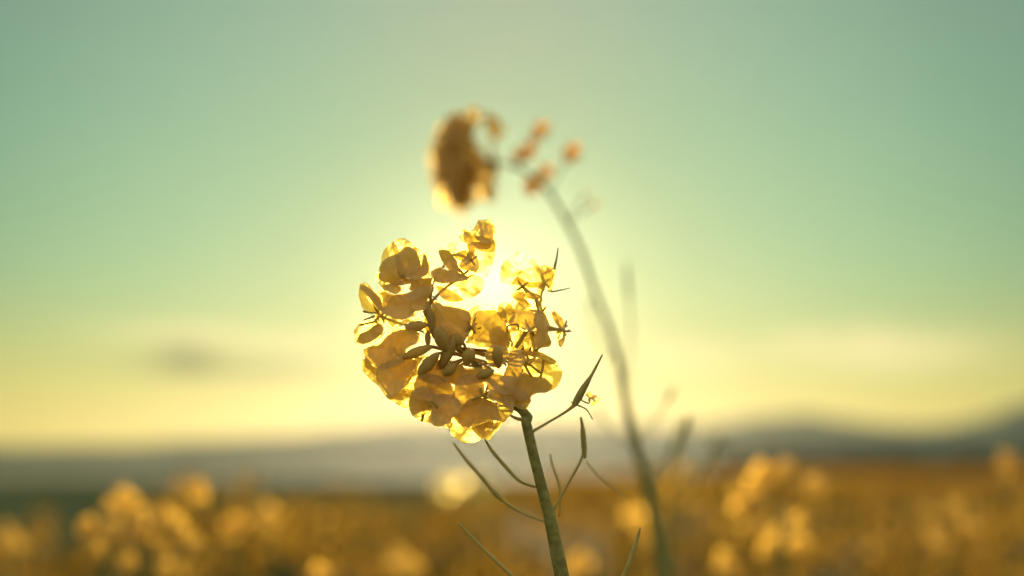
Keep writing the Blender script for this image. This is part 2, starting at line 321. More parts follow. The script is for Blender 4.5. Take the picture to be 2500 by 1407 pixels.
# blossom centres (photo px) with depth in mm, then petals: (tile, kind, depth, outline); d, e, m = unseen petals added behind to shade it
AX0, AX1 = P(1276, 1004, D0, 3), P(1120, 850, D0, 9)
BL = {
'A': ((982, 676, -2), [
 (1,'d',-4,[(880,545),(950,520),(1010,450),(1080,385),(1150,368),(1230,390),(1310,460),(1350,560),(1385,650),(1400,760),(1300,900),(1100,1000),(980,980),(930,800)]),
 (1,'d',-5,[(930,530),(800,570),(690,620),(620,700),(575,790),(560,860),(575,890),(540,920),(535,1000),(580,1060),(700,1100),(850,1130),(1000,1050),(1080,980),(1050,800),(1000,620)]),
 (1,'d',-3,[(1480,510),(1525,550),(1560,700),(1590,800),(1540,930),(1450,990),(1350,1030),(1100,1010),(1250,900),(1400,790),(1440,720),(1460,600)]),
 (1,'d',-3.5,[(750,1140),(630,1180),(660,1240),(760,1300),(900,1340),(1000,1290),(1010,1240),(940,1150),(1000,1130),(1060,1150),(1200,1130),(1250,1060),(1100,1030),(1000,1060),(850,1120)]),
 ]),
'AB': ((1000, 672, 6), [
 (1,'l',8,[(610,680),(620,560),(660,440),(760,340),(850,270),(900,300),(1000,500),(1000,700),(800,900),(640,800)]),
 (1,'l',6,[(840,420),(830,330),(880,260),(950,205),(1040,190),(1130,215),(1240,290),(1330,390),(1300,470),(1200,700),(1000,600),(900,520)]),
 (1,'l',7,[(1300,380),(1420,440),(1510,510),(1560,560),(1600,680),(1610,880),(1600,1000),(1400,1000),(1200,700),(1250,480)]),
 (1,'l',4,[(535,1010),(545,1080),(590,1170),(640,1240),(760,1290),(960,1150),(800,1100),(640,1060)]),
 ]),
'B': ((1030, 720, -1), [
 (1,'d',-2,[(1590,1020),(1660,1020),(1640,1120),(1665,1170),(1610,1240),(1590,1400),(1500,1500),(1200,1450),(1100,1370),(1280,1310),(1200,1240),(1250,1100),(1350,1030)]),
 (2,'d',-3,[(1030,345),(1240,310),(1500,200),(1700,180),(1690,260),(1640,400),(1620,520),(1580,650),(1400,680),(1280,790),(1100,860),(900,790),(740,730),(720,650),(800,560),(900,400)]),
 (2,'l',1,[(640,700),(800,760),(980,800),(1080,880),(1000,950),(900,1010),(800,1000),(700,990),(600,960),(560,880),(560,780)]),
 (2,'l',3,[(1270,800),(1300,700),(1360,660),(1450,680),(1440,740),(1380,790)]),
 ]),
'C': ((928, 772, 0), [
 (2,'l',2,[(240,190),(250,130),(300,105),(400,115),(470,190),(540,280),(640,400),(700,530),(720,640),(640,680),(600,705),(480,710),(390,680),(300,600),(250,480),(225,330)]),
 (2,'d',-1,[(250,220),(270,150),(350,160),(460,230),(560,310),(660,420),(700,560),(740,650),(660,680),(560,560),(440,410),(330,290)]),
 (2,'m',1,[(650,260),(740,235),(820,300),(920,330),(1040,345),(960,400),(880,480),(800,580),(770,650),(730,655),(700,560),(690,400),(650,310)]),
 (2,'l',2,[(130,1200),(130,1090),(190,1000),(280,920),(400,880),(560,900),(700,960),(690,1100),(500,1200),(350,1200),(230,1300),(190,1350),(140,1290)]),
 (2,'d',-1,[(200,1250),(260,1150),(400,1090),(520,1000),(600,960),(690,980),(700,1080),(640,1200),(480,1310),(300,1370),(210,1340)]),
 (2,'l',0,[(300,1400),(480,1300),(620,1180),(690,1080),(705,1000),(725,1080),(700,1200),(600,1320),(480,1390),(350,1430)]),
 (2,'l',3,[(1080,930),(1140,880),(1300,820),(1460,810),(1500,840),(1400,890),(1250,920),(1100,990)]),
 (2,'l',4,[(900,1110),(960,1000),(1020,910),(1070,920),(1050,1010),(980,1100)]),
 ]),
'D': ((970, 868, -1), [
 (3,'d',-3,[(165,280),(165,360),(200,440),(300,540),(420,630),(600,620),(900,470),(930,330),(960,250),(1130,140),(1200,40),(1100,-80),(950,-110),(743,-86),(600,0),(500,100),(400,190),(250,210)]),
 (3,'d',-2,[(420,600),(400,760),(450,880),(530,1010),(600,1120),(680,1160),(800,1080),(880,1000),(950,850),(1030,750),(1100,620),(1110,480),(900,450),(600,500)]),
 (3,'m',2,[(170,440),(160,560),(200,640),(300,700),(380,760),(430,640),(300,530),(200,430)]),
 (3,'l',4,[(110,560),(150,440),(300,500),(450,800),(430,940),(330,890),(200,760),(130,680)]),
 (3,'l',2,[(380,780),(460,840),(560,1000),(680,1150),(640,1200),(560,1150),(480,1040),(400,900)]),
 (3,'m',1,[(560,1120),(700,1150),(860,1040),(980,1020),(1110,1060),(1050,1140),(1020,1220),(850,1250),(700,1240),(600,1190)]),
 (3,'l',4,[(640,1200),(850,1240),(1020,1200),(1060,1300),(1020,1380),(900,1375),(780,1310),(700,1250)]),
 (3,'m',3,[(1090,470),(1200,400),(1300,380),(1250,450),(1180,600),(1160,750),(1080,800),(1000,900),(900,1000),(960,850),(1100,650)]),
 (3,'l',5,[(880,1030),(1000,860),(1100,780),(1180,760),(1150,900),(1100,1050),(980,1010)]),
 ]),
'E': ((1062, 985, -4), [
 (4,'d',-5,[(150,570),(200,500),(330,450),(500,480),(560,650),(490,800),(400,820),(300,850),(190,890),(140,800),(120,700)]),
 (4,'d',-4,[(500,620),(650,560),(850,600),(950,700),(960,850),(830,940),(800,1020),(700,1060),(640,1085),(590,1080),(520,1050),(450,980),(480,880),(510,780)]),
 (4,'d',-4.5,[(220,480),(240,350),(300,250),(450,230),(650,280),(800,400),(850,600),(650,700),(500,620),(300,570)]),
 (4,'d',-3.5,[(280,180),(350,20),(420,-60),(540,-60),(600,0),(700,60),(800,100),(800,300),(600,400),(300,300),(260,240)]),
 (4,'l',3,[(190,890),(240,950),(330,1000),(450,1020),(560,1050),(600,850),(400,780),(260,800)]),
 ]),
'F': ((1178, 968, -4), [
 (4,'d',-3,[(860,900),(960,850),(1050,700),(1150,640),(1300,620),(1430,660),(1520,740),(1580,850),(1630,990),(1500,980),(1350,1010),(1230,1060),(1130,1060),(1110,1120),(1000,1090),(930,1000)]),
 (4,'d',-4,[(850,620),(900,350),(1050,250),(1250,270),(1350,450),(1300,600),(1130,700),(950,800)]),
 (4,'d',-5,[(1330,300),(1400,240),(1560,230),(1740,270),(1860,300),(1876,500),(1700,560),(1500,500),(1450,520),(1400,400)]),
 (4,'d',-4,[(1450,520),(1600,470),(1760,500),(1860,600),(1830,700),(1815,810),(1750,790),(1600,670),(1480,660),(1430,600)]),
 (4,'d',-4,[(830,80),(900,55),(970,80),(1000,150),(1200,150),(1400,130),(1500,190),(1400,300),(1300,350),(1000,400),(750,350),(700,250),(780,150)]),
 ]),
'FB': ((1180, 1000, 3), [
 (4,'l',3,[(800,1130),(820,1000),(850,940),(920,930),(980,980),(1060,1080),(1200,1080),(1400,1000),(1500,990),(1450,1150),(1310,1280),(1200,1330),(1080,1345),(980,1320),(880,1260),(820,1200)]),
 (4,'m',1,[(1150,1070),(1300,1040),(1430,980),(1550,1010),(1630,1000),(1560,1120),(1450,1110),(1380,1090),(1330,1270),(1260,1240),(1180,1150)]),
 (4,'l',2,[(1330,1260),(1380,1150),(1460,1150),(1540,1100),(1480,1220),(1440,1300)]),
 (4,'l',1,[(1560,680),(1600,650),(1700,730),(1820,820),(1780,900),(1720,940),(1640,830)]),
 (4,'l',1,[(1420,680),(1500,680),(1620,800),(1720,940),(1640,1010),(1560,870),(1500,740)]),
 (4,'l',2,[(700,1070),(750,1040),(840,1020),(810,1110),(740,1110)]),
 (4,'l',2,[(1600,1010),(1720,940),(1580,1130),(1470,1240),(1500,1100)]),
 ]),
'G': ((1262, 925, -2), [
 (5,'d',-3,[(680,720),(760,690),(880,760),(1040,765),(1120,790),(1190,860),(1240,905),(1200,970),(1130,1025),(1000,1030),(880,1080),(830,1150),(700,1180),(600,1100),(600,850)]),
 (5,'d',-2,[(400,900),(650,950),(840,1140),(820,1250),(790,1310),(680,1320),(560,1280),(520,1350),(400,1260),(280,1150),(350,1000)]),
 (5,'d',-2,[(380,700),(450,500),(500,300),(700,290),(760,420),(700,560),(700,750),(600,900),(400,850),(300,760)]),
 ]),
'H': ((1283, 866, 1), [
 (5,'l',4,[(700,600),(720,420),(850,400),(1050,440),(1280,510),(1370,570),(1410,660),(1400,780),(1340,900),(1220,980),(1000,1000),(800,850)]),
 (5,'d',1,[(700,300),(900,285),(1050,320),(1200,390),(1310,465),(1270,515),(1150,480),(1000,400),(850,370),(760,350)]),
 (5,'l',2,[(740,420),(780,350),(950,400),(1080,420),(1250,500),(1100,520),(900,470),(800,470)]),
 ]),
'I': ((1295, 805, -1), [
 (6,'d',-2,[(600,880),(690,890),(740,980),(770,1060),(740,1120),(760,1200),(790,1290),(740,1330),(640,1340),(560,1350),(560,1220),(500,1230),(600,1150),(560,1000)]),
 (6,'m',-1,[(190,1000),(250,900),(450,860),(620,860),(640,1000),(610,1130),(450,1140),(350,1100),(250,1120),(200,1070)]),
 (6,'l',3,[(210,1120),(300,1090),(450,1130),(620,1120),(560,1230),(540,1340),(450,1400),(300,1400),(220,1330),(180,1220)]),
 (6,'l',3,[(380,1400),(450,1365),(560,1360),(520,1410),(420,1430)]),
 ]),
'O': ((1225, 880, 3), [
 (7,'m',4,[(1380,620),(1560,560),(1740,640),(1800,800),(1740,980),(1600,1060),(1440,1000),(1370,820)]),
 (7,'l',5,[(1560,120),(1720,80),(1850,180),(1880,360),(1800,480),(1640,440),(1540,300)]),
 (7,'m',3,[(40,360),(160,300),(260,420),(280,620),(200,760),(80,700),(20,540)]),
 (8,'l',4,[(430,640),(640,560),(820,640),(860,840),(740,980),(560,960),(440,820)]),
 ]),
'J': ((1372, 805, 0), [
 (6,'d',0,[(800,890),(830,870),(890,910),(940,980),(970,1090),(900,1080),(850,1030),(810,960)]),
 (6,'l',0,[(840,1140),(950,1140),(930,1230),(880,1260)]),
 (6,'d',0,[(950,1140),(970,1200),(950,1290),(910,1340),(880,1260),(930,1220)]),
 ]),
'K': ((1275, 700, -1), [
 (6,'l',0,[(130,480),(130,320),(160,230),(240,170),(270,100),(340,85),(440,110),(540,180),(620,270),(650,330),(700,450),(690,560),(600,560),(400,530),(250,500)]),
 (6,'l',1,[(330,420),(500,480),(700,480),(700,570),(640,680),(560,640),(450,620),(340,620),(250,560)]),
 (6,'d',-2,[(450,620),(560,625),(640,670),(600,715),(500,700),(440,680)]),
 (6,'m',-2,[(300,620),(420,610),(450,700),(520,800),(420,810),(330,740),(280,680)]),
 (6,'l',2,[(440,700),(640,690),(700,770),(710,880),(640,900),(520,860),(420,820),(470,780)]),
 (6,'l',2,[(230,760),(330,740),(450,820),(600,860),(400,900),(250,910),(180,960),(80,900),(150,860)]),
 ]),
'L': ((1330, 690, 7), [
 (6,'m',7,[(640,360),(700,330),(760,300),(830,310),(840,400),(810,540),(770,610),(710,560),(650,450)]),
 (6,'l',8,[(620,300),(700,260),(780,270),(830,300),(700,380)]),
 ]),
'M': ((1150, 635, 0), [
 (8,'m',1,[(850,60),(920,60),(1010,40),(1080,80),(1120,180),(1140,300),(1100,420),(900,420),(870,300),(880,180)]),
 (8,'l',3,[(780,200),(850,80),(900,120),(950,330),(850,380),(780,300),(750,230)]),
 (8,'m',2,[(560,330),(560,260),(620,210),(700,205),(780,280),(950,330),(1130,400),(1100,560),(900,560),(700,450),(600,400)]),
 (8,'l',2,[(220,550),(300,480),(430,410),(560,400),(700,440),(800,560),(700,700),(600,720),(480,660),(380,560),(300,560)]),
 (8,'d',-1,[(215,560),(300,545),(370,555),(420,620),(490,700),(520,800),(560,900),(470,870),(380,860),(310,790),(250,690)]),
 (8,'l',1,[(700,440),(1100,420),(1120,560),(1080,760),(1050,850),(950,1000),(800,900),(600,850),(560,750),(700,600)]),
 ]),
'MB': ((1130, 670, -1), [
 (8,'d',-2,[(90,900),(140,860),(230,830),(340,870),(450,870),(560,930),(700,1000),(500,1060),(300,1080),(180,1060),(110,990)]),
 (8,'l',0,[(110,1000),(300,1060),(550,1040),(750,950),(900,1000),(950,1120),(850,1250),(700,1340),(500,1380),(350,1370),(230,1280),(160,1160)]),
 (8,'l',2,[(180,1130),(400,1200),(600,1330),(560,1390),(400,1380),(250,1300)]),
 ]),
'N': ((1150, 800, -4), [
 (7,'d',-3,[(230,120),(300,60),(430,150),(720,180),(950,290),(980,500),(900,750),(830,830),(700,800),(500,780),(380,700),(280,600),(220,400)]),
 (7,'m',-1,[(960,270),(1100,150),(1400,120),(1620,180),(1700,350),(1700,600),(1750,900),(1600,1000),(1400,980),(1150,950),(1000,900),(900,880),(950,700),(930,450)]),
 (7,'d',-2,[(1290,1150),(1400,950),(1600,950),(1750,1050),(1700,1250),(1620,1330),(1560,1400),(1400,1350),(1330,1250)]),
 ]),
}
# raceme axis point for every blossom's stalk
seed = 11
for key, (cc, pets) in BL.items():
    c = P(cc[0], cc[1], D0, cc[2]); b = empty('blossom', c, parent=HP)
    # stalk and green cup behind the petals
    t_ = max(0, min(1, (1000 - cc[1]) / 190)); a = AX0.lerp(AX1, t_)
    mb = MB(); away = FW * .009
    via = {'M': [(1060, 815), (1050, 745), (1062, 690), (1105, 625)], 'MB': [(1062, 800), (1052, 740)], 'K': [(1300, 860), (1322, 790), (1312, 735)], 'L': [(1300, 860), (1325, 790), (1318, 740)], 'A': [(1090, 790), (1048, 725)], 'AB': [(1080, 790), (1043, 715)], 'B': [(1080, 800)], 'I': [(1290, 890)], 'J': [(1290, 880), (1320, 815)]}.get(key)
    mid = [P(x, y, D0, 9) for x, y in via] if via else [(a + c) / 2 + away * 1.1]
    tube(mb, [a] + mid + [c + away * .8], [.0005, .00036, .0005], 0, 6, 4)
    for k in range(4):
        th = k * 1.57 + .6; o = (RT * math.cos(th) + UP * math.sin(th)) * .0022
        pod(mb, c + away * .7, c + o * 1.1 + away * .25, .0009, 0, 5)
    tube(mb, [c + away * .6, c + FW * .001], [.0006, .0006, .0004], 0, 6, 3)
    mb.build('calyx', M_BUD, b, origin=c)
    sm = MB()
    rg = random.Random(seed * 3)
    for k in range(6 if key in 'ABCDEFGHIJN' else 0):
        th = k * 1.047 + rg.uniform(-.2, .2); o = (RT * math.cos(th) + UP * math.sin(th)) * rg.uniform(.0018, .003); e = c + o + FW * rg.uniform(.001, .004)
        tube(sm, [c + away * .6, c + o * .5 + away * .4, e], [.00013, .00012, .0001], 0, 5, 3)
        pod(sm, e - o * .25 - UP * .0004, e + o * .3 + UP * .0004, .0006, 0, 6)
    if sm.v: sm.build('stamens', M_ANTH, b, origin=c)
    for (t, kind, z, ol) in pets:
        seed += 1
        sheet_petal('petal', t, ol, z, b, seed=seed, grow=1.05 if kind == 'd' else 1.03)
        if kind == 'e': sheet_petal('petal', t, ol, z, b, seed=seed + 500, shift=SD * .0045, grow=1.03)  # one hidden petal added sunward as a shading layer
        if kind == 'd':  # hidden layers added sunward to cast shade on the front petal
            sheet_petal('petal', t, ol, z, b, seed=seed + 500, shift=SD * .0045, grow=1.03)
            if len(ol) > 10: sheet_petal('petal', t, ol, z, b, seed=seed + 900, shift=SD * .0085, grow=.99)
        elif kind == 'm':
            sheet_petal('petal', t, ol, z, b, seed=seed + 500, shift=SD * .0045, grow=.80)  # smaller hidden petal added to shade part of the front one
# long free stamens, styles and stalks that show against the lit petals
def wire(t, pts, w0, w1, z, anther=0.0, name='style', parent=HP, material=M_ANTH):
    s = TL[t][2] * MMPX * .001; mb = MB()
    q = [P(*TP(t, u, v), D0, z) for u, v in pts]
    tube(mb, q, [w0 * s / 2, w1 * s / 2], 0, 6, 5)
    if anther: d = (q[-1] - q[-2]).normalized() * anther * s * .5; pod(mb, q[-1] - d, q[-1] + d, anther * s * .55, 0, 7)
    return mb.build(name, material, parent, origin=q[0])
for a in [(2, [(620, 715), (450, 718), (350, 690)], 40, 30, 0, 100), (2, [(560, 780), (430, 830), (350, 860)], 45, 25, 0, 60), (2, [(600, 890), (430, 930), (290, 962)], 50, 35, -1, 120),
          (5, [(720, 440), (880, 555), (1000, 650)], 50, 40, 1, 110), (5, [(735, 500), (820, 660), (900, 770)], 50, 45, 1, 0), (5, [(1090, 430), (1070, 600), (1030, 760)], 48, 44, 1, 0),
          (6, [(450, 1130), (400, 1230), (320, 1350)], 50, 50, 0, 0), (6, [(235, 1230), (270, 1270), (268, 1320)], 22, 30, 0, 50), (6, [(210, 1150), (220, 1060), (340, 1045), (355, 1100)], 28, 28, -2, 45),
          (6, [(575, 700), (600, 780), (630, 880)], 30, 34, 0, 0), (6, [(712, 810), (690, 850), (660, 890)], 26, 34, 0, 0),
          (6, [(720, 1075), (870, 1105), (980, 1135), (1060, 1132)], 48, 14, -1, 0), (4, [(350, 880), (345, 940), (335, 1000)], 60, 40, 1, 0),
          (4, [(1300, 620), (1270, 600), (1180, 640)], 40, 40, -6, 60), (4, [(1300, 450), (1320, 540), (1400, 610)], 40, 40, -6, 70), (1, [(1010, 970), (1060, 950), (1080, 1000)], 50, 50, -6, 60),
          (4, [(480, 660), (540, 700), (580, 770)], 40, 50, -6, 60), (3, [(1290, 1240), (1380, 1290), (1400, 1370)], 40, 40, -6, 0)]:
    wire(*a, name='stamen')
wire(6, [(825, 320), (858, 180), (880, 30)], 42, 14, 8, name='stalk', material=M_POD)
wire(6, [(740, 585), (800, 608), (900, 592), (1040, 560)], 32, 10, 8, name='stalk', material=M_POD)
wire(2, [(1650, 340), (1730, 350), (1840, 450)], 26, 26, 2, name='stalk', material=M_POD)
# closed buds crowding the tip
for (t, a, b, w, z) in [(3, (880, 420), (1450, 200), 190, -5), (3, (1190, 740), (1570, 330), 230, -6), (2, (1190, 1030), (1640, 960), 230, -4), (7, (1000, 1010), (880, 1330), 270, -6),
                        (7, (660, 780), (380, 1400), 250, -4), (7, (700, 900), (300, 1420), 190, -2), (7, (300, 560), (520, 1090), 300, -5), (7, (560, 770), (840, 900), 260, -3), (7, (160, 180), (230, 760), 170, -3), (4, (680, 240), (900, 60), 180, -6), (4, (1240, 280), (1500, 170), 150, -6),
                        (7, (1500, 980), (1560, 1380), 220, -3), (7, (120, 640), (120, 960), 120, -2), (2, (1620, 520), (1700, 900), 190, -2)]:
    s = TL[t][2] * MMPX * .001; pa, pb = P(*TP(t, *a), D0, z), P(*TP(t, *b), D0, z); mb = MB()
    pod(mb, pa, pb, w * s, 0, 12)
    q = AX1.lerp(AX0, .15); tube(mb, [pb, (pb + q) / 2 + FW * .005, q], [.0004, .0004, .0005], 0, 6, 3)
    mb.build('bud', M_BUD, HP, origin=pa)
# stem down to the soil
def px_w(w, d): return w * PXR * d / 2
mb = MB()
sp = [AX1, AX0, P(1284, 1030), P(1300, 1100), P(1320, 1180), P(1340, 1255), P(1356, 1330), P(1374, 1420), P(1400, 1560)]
sw = [.0006, px_w(23, D0), px_w(24, D0), px_w(25, D0), px_w(27, D0), px_w(29, D0), px_w(33, D0), px_w(37, D0), px_w(42, D0)]
l = sp[-1]; root = Vector((l.x + .05, l.y + .04, -.01))
for f in (.04, .10, .2, .38, .66, 1): sp.append(l.lerp(root, f) + Vector((.008 * math.sin(f * 6), .006 * math.sin(f * 5), 0))); sw.append(.0030 + .0025 * f)
tube(mb, sp, sw, 0, 14, 6); mb.build('stem', M_STEM, HP, origin=sp[1])
def hero_pod(pts, w, z=0, podseg=None, name='seed_pod', pw=14):
    mb = MB(); q = [P(x, y, D0, z) for x, y in pts]; tube(mb, q, [px_w(a, D0) for a in w], 0, 7, 6)
    if podseg: a, b = podseg; pod(mb, P(*a, D0, z), P(*b, D0, z), pw * PXR * D0, 0, 8)
    mb.build(name, M_POD, HP, origin=q[0])
hero_pod([(1300, 1054), (1345, 1028), (1385, 1003), (1412, 978), (1440, 925), (1471, 866)], [8, 6, 7, 13, 9, 4], -4, ((1398, 990), (1446, 915)), pw=17)
hero_pod([(1316, 1190), (1270, 1175), (1235, 1140), (1205, 1105), (1183, 1072)], [7, 8, 10, 9, 5], 12)
hero_pod([(1334, 1275), (1270, 1250), (1215, 1212), (1180, 1170), (1140, 1125), (1108, 1082)], [6, 7, 9, 10, 9, 5], 26, ((1225, 1220), (1195, 1190)), pw=15)
hero_pod([(1352, 1245), (1390, 1175), (1422, 1115), (1426, 1070), (1418, 1018)], [7, 6, 7, 13, 5], 16, ((1428, 1120), (1421, 1030)), pw=15)
hero_pod([(1366, 1262), (1366, 1190), (1350, 1140), (1344, 1108)], [5, 6, 7, 4], 30)
hero_pod([(1430, 1125), (1470, 1170), (1530, 1215)], [5, 4, 3], 60)
hero_pod([(1405, 1600), (1330, 1480), (1248, 1405), (1180, 1340), (1118, 1276)], [8, 8, 9, 9, 4], 12)
hero_pod([(1404, 1560), (1490, 1470), (1527, 1395), (1548, 1340), (1564, 1288)], [8, 8, 10, 12, 4], 0)
hero_pod([(1278, 1024), (1262, 1022), (1246, 1014)], [12, 9, 5], 0)
mb = MB(); rg = random.Random(5)
for c_ in [(1440, 972), (1452, 980), (1400, 985)]: blossom_into(mb, P(*c_, D0, 10), (rg.uniform(-1, 1), .3, rg.uniform(-1, 1)), .0042, rg, 0, 1)
tube(mb, [P(1415, 975, D0, -4), P(1436, 985, D0, 4), P(1440, 975, D0, 10)], [.0003, .0003], 1, 5, 3)
tube(mb, [P(1410, 990, D0, -2), P(1432, 1000, D0, 6), P(1446, 1024, D0, 10)], [.0003, .0002], 1, 5, 3)
mb.build('withered_blossom', [M_PETF, M_POD], HP, origin=P(1440, 975, D0, 10))
for k in range(5):
    mb = MB(); zz = .18 + .13 * k; th = k * 2.4; b_ = Vector((root.x - .05 * zz, root.y - .04 * zz, zz)); leaf_into(mb, b_, (math.cos(th), math.sin(th), .5), .14 - .012 * k, .05 - .006 * k, rg)
    mb.build('leaf', M_LEAF, HP, origin=b_)

# ------------------------------------------------------------------ plants placed one by one behind it
def blossoms_plant(label, blos, d, stem_px, stem_w, size, seed, pm=M_PETF, axis=None, dj=.02, buds=(), leaves=3, group=None, rootoff=(.05, .05)):
    rg = random.Random(seed)
    top = P(*stem_px[0], d); bot = P(*stem_px[-1], d)
    pl = empty('rapeseed_plant', (bot.x + rootoff[0], bot.y + rootoff[1], 0), label, 'flower plant', group)
    pts = [P(x, y, d) for x, y in stem_px]; l = pts[-1]; rt = Vector((pl.location.x, pl.location.y, -.01)); pts += [l.lerp(rt, f) for f in (.06, .15, .35, .65, 1)]
    mb = MB(); tube(mb, pts, [px_w(w, d) for w in stem_w] + [px_w(stem_w[-1], d) * f for f in (1.02, 1.05, 1.1, 1.2, 1.3)], 0, 10, 5)
    mb.build('stem', M_STEM, pl, origin=top)
    for i, bb in enumerate(blos):
        x, y = bb[0], bb[1]; s = size * (bb[2] if len(bb) > 2 else 1) * rg.uniform(.9, 1.1)
        c = P(x, y, d + rg.uniform(-dj, dj)); near = min(pts[:len(stem_px)], key=lambda q: (q - c).length)
        ax = (c - near).normalized() + Vector((rg.uniform(-.3, .3), rg.uniform(-.5, .3), rg.uniform(-.2, .3))) if axis is None else Vector(axis) + Vector((rg.uniform(-.4, .4), rg.uniform(-.4, .4), rg.uniform(-.4, .4)))
        mb = MB(); blossom_into(mb, c, ax, s, rg, 0, 1, 5, 4)
        tube(mb, [near, (near + c) / 2 + Vector((0, 0, -.002)), c - ax.normalized() * s * .2], [.0007, .0006, .0006], 1, 5, 3)
        mb.build('blossom', [pm, M_BUD], pl, origin=c)
    for (x, y, s) in buds:
        c = P(x, y, d + rg.uniform(-.01, .01)); near = min(pts[:len(stem_px)], key=lambda q: (q - c).length); ax = (c - near).normalized()
        mb = MB(); w = s * PXR * d; pod(mb, c - ax * w * .6, c + ax * w * .6, w, 0, 8)
        tube(mb, [near, (near + c) / 2, c], [.0005, .0005, .0006], 1, 5, 3); mb.build('bud', [M_PEACH, M_STEM], pl, origin=c)
    for k in range(leaves):
        mb = MB(); zz = .2 + .15 * k; th = rg.uniform(0, 6.28); b_ = Vector((pl.location.x, pl.location.y, zz)); leaf_into(mb, b_, (math.cos(th), math.sin(th), .4), .13, .045, rg); mb.build('leaf', M_LEAF, pl, origin=b_)
    return pl
tall = blossoms_plant('tall blurred rapeseed plant whose bent flower head hangs left above the sharp one',
    [(1122 + 46 * math.sqrt((k + .5) / 46) * math.cos(k * 2.4) - 8 * math.cos(k), 395 + 92 * math.sqrt((k + .5) / 46) * math.sin(k * 2.4)) for k in range(46)] + [(1078, 360, .8), (1074, 400, .8), (1080, 440, .8), (1100, 482), (1128, 490), (1150, 480),
     (1150, 300, .9), (1165, 282, .7), (1195, 295, .7), (1212, 312, .9), (1190, 420, .9), (1175, 400), (1205, 430, .7), (1205, 475, .75), (1185, 470, .8), (1215, 398, .6), (1170, 440, .8)],
    .80, [(1130, 390), (1200, 395), (1260, 408), (1300, 432), (1340, 470), (1385, 545), (1420, 618), (1455, 720), (1490, 810), (1512, 890), (1524, 965), (1546, 1060), (1578, 1180), (1604, 1290), (1618, 1410)],
    [8, 8, 9, 10, 11, 12, 13, 14, 16, 18, 20, 24, 30, 35, 41], .0165, 3, pm=M_TAN,
    axis=(-1, -.7, -.1), dj=.026, buds=[(1322, 316, 40), (1306, 335, 26), (1290, 370, 40), (1268, 378, 34), (1397, 372, 44), (1334, 418, 36), (1298, 456, 44), (1318, 442, 34), (1452, 500, 18), (1432, 470, 12)])
for pts, w, bw in [([(1462, 745), (1480, 800), (1496, 850), (1516, 900)], [6, 6, 6, 5], 22), ([(1524, 960), (1540, 850), (1536, 740), (1528, 640)], [6, 5, 5, 4], 14), ([(1548, 1075), (1590, 1035), (1625, 985), (1648, 945)], [7, 6, 6, 4], 18),
                   ([(1490, 880), (1450, 820), (1440, 760), (1436, 730)], [5, 5, 5, 4], 16), ([(1585, 1205), (1650, 1130), (1672, 1060), (1680, 1010)], [8, 7, 8, 5], 26), ([(1560, 1100), (1500, 1060), (1470, 1020), (1455, 990)], [5, 5, 5, 4], 14)]:
    q = [P(x, y, .80) for x, y in pts]; mb = MB(); tube(mb, q, [px_w(a, .80) for a in w], 0, 7, 5); pod(mb, q[-2], q[-1], px_w(bw, .8) * 1.6, 0, 8); mb.build('seed_pod', M_POD, tall, origin=q[0])
blossoms_plant('lower left blurred rapeseed plant, its scattered orange blossoms before the grey hill',
    [(298, 1205), (325, 1218), (272, 1238), (216, 1278), (208, 1290, .8), (345, 1292), (325, 1300), (385, 1275), (400, 1245), (432, 1268), (458, 1200), (480, 1190), (492, 1206), (450, 1300), (478, 1328), (312, 1372), (402, 1348), (404, 1385), (455, 1378), (270, 1290), (345, 1250), (365, 1305), (240, 1330, .8), (300, 1235)],
    1.0, [(380, 1220), (372, 1290), (366, 1340), (362, 1400), (360, 1500)], [8, 11, 13, 15, 18], .0125, 21, axis=(.1, -1, .2))
blossoms_plant('lower right rapeseed plant with glowing orange blossoms ringed round a dark centre',
    [(1855, 1148, 1.15), (1838, 1170, 1.1), (1870, 1160), (1920, 1138, 1.1), (1905, 1150), (1990, 1178, 1.2), (1998, 1200, 1.1), (1982, 1195), (1815, 1222, 1.2), (1800, 1205, 1.1), (1830, 1236), (1795, 1235), (1858, 1285), (1818, 1290, .9), (1945, 1272, 1.1), (1952, 1325, 1.1), (1868, 1330, 1.1), (1865, 1350), (1885, 1300), (1850, 1200), (1930, 1330)],
    1.1, [(1903, 1215), (1905, 1280), (1908, 1340), (1912, 1410), (1915, 1500)], [8, 10, 12, 14, 16], .0128, 33, axis=(-.1, -1, .1))
blossoms_plant('very pale yellow blurred bright spot, built as a flower, low beside the sharp stem, left of it',
    [(1150 + (x - 1150) * 1.25, 1192 + (y - 1192) * 1.5) for x, y in [(1090, 1190), (1110, 1182), (1128, 1196), (1145, 1180), (1160, 1194), (1178, 1184), (1195, 1196), (1208, 1188), (1115, 1204), (1150, 1206), (1180, 1206), (1135, 1190), (1165, 1184)]], 3.0, [(1150, 1195), (1150, 1230), (1155, 1300), (1158, 1500)], [2, 4, 5, 6], .037, 44, pm=M_PALE)  # pale blossoms added to stand in for a bright spot of unknown source
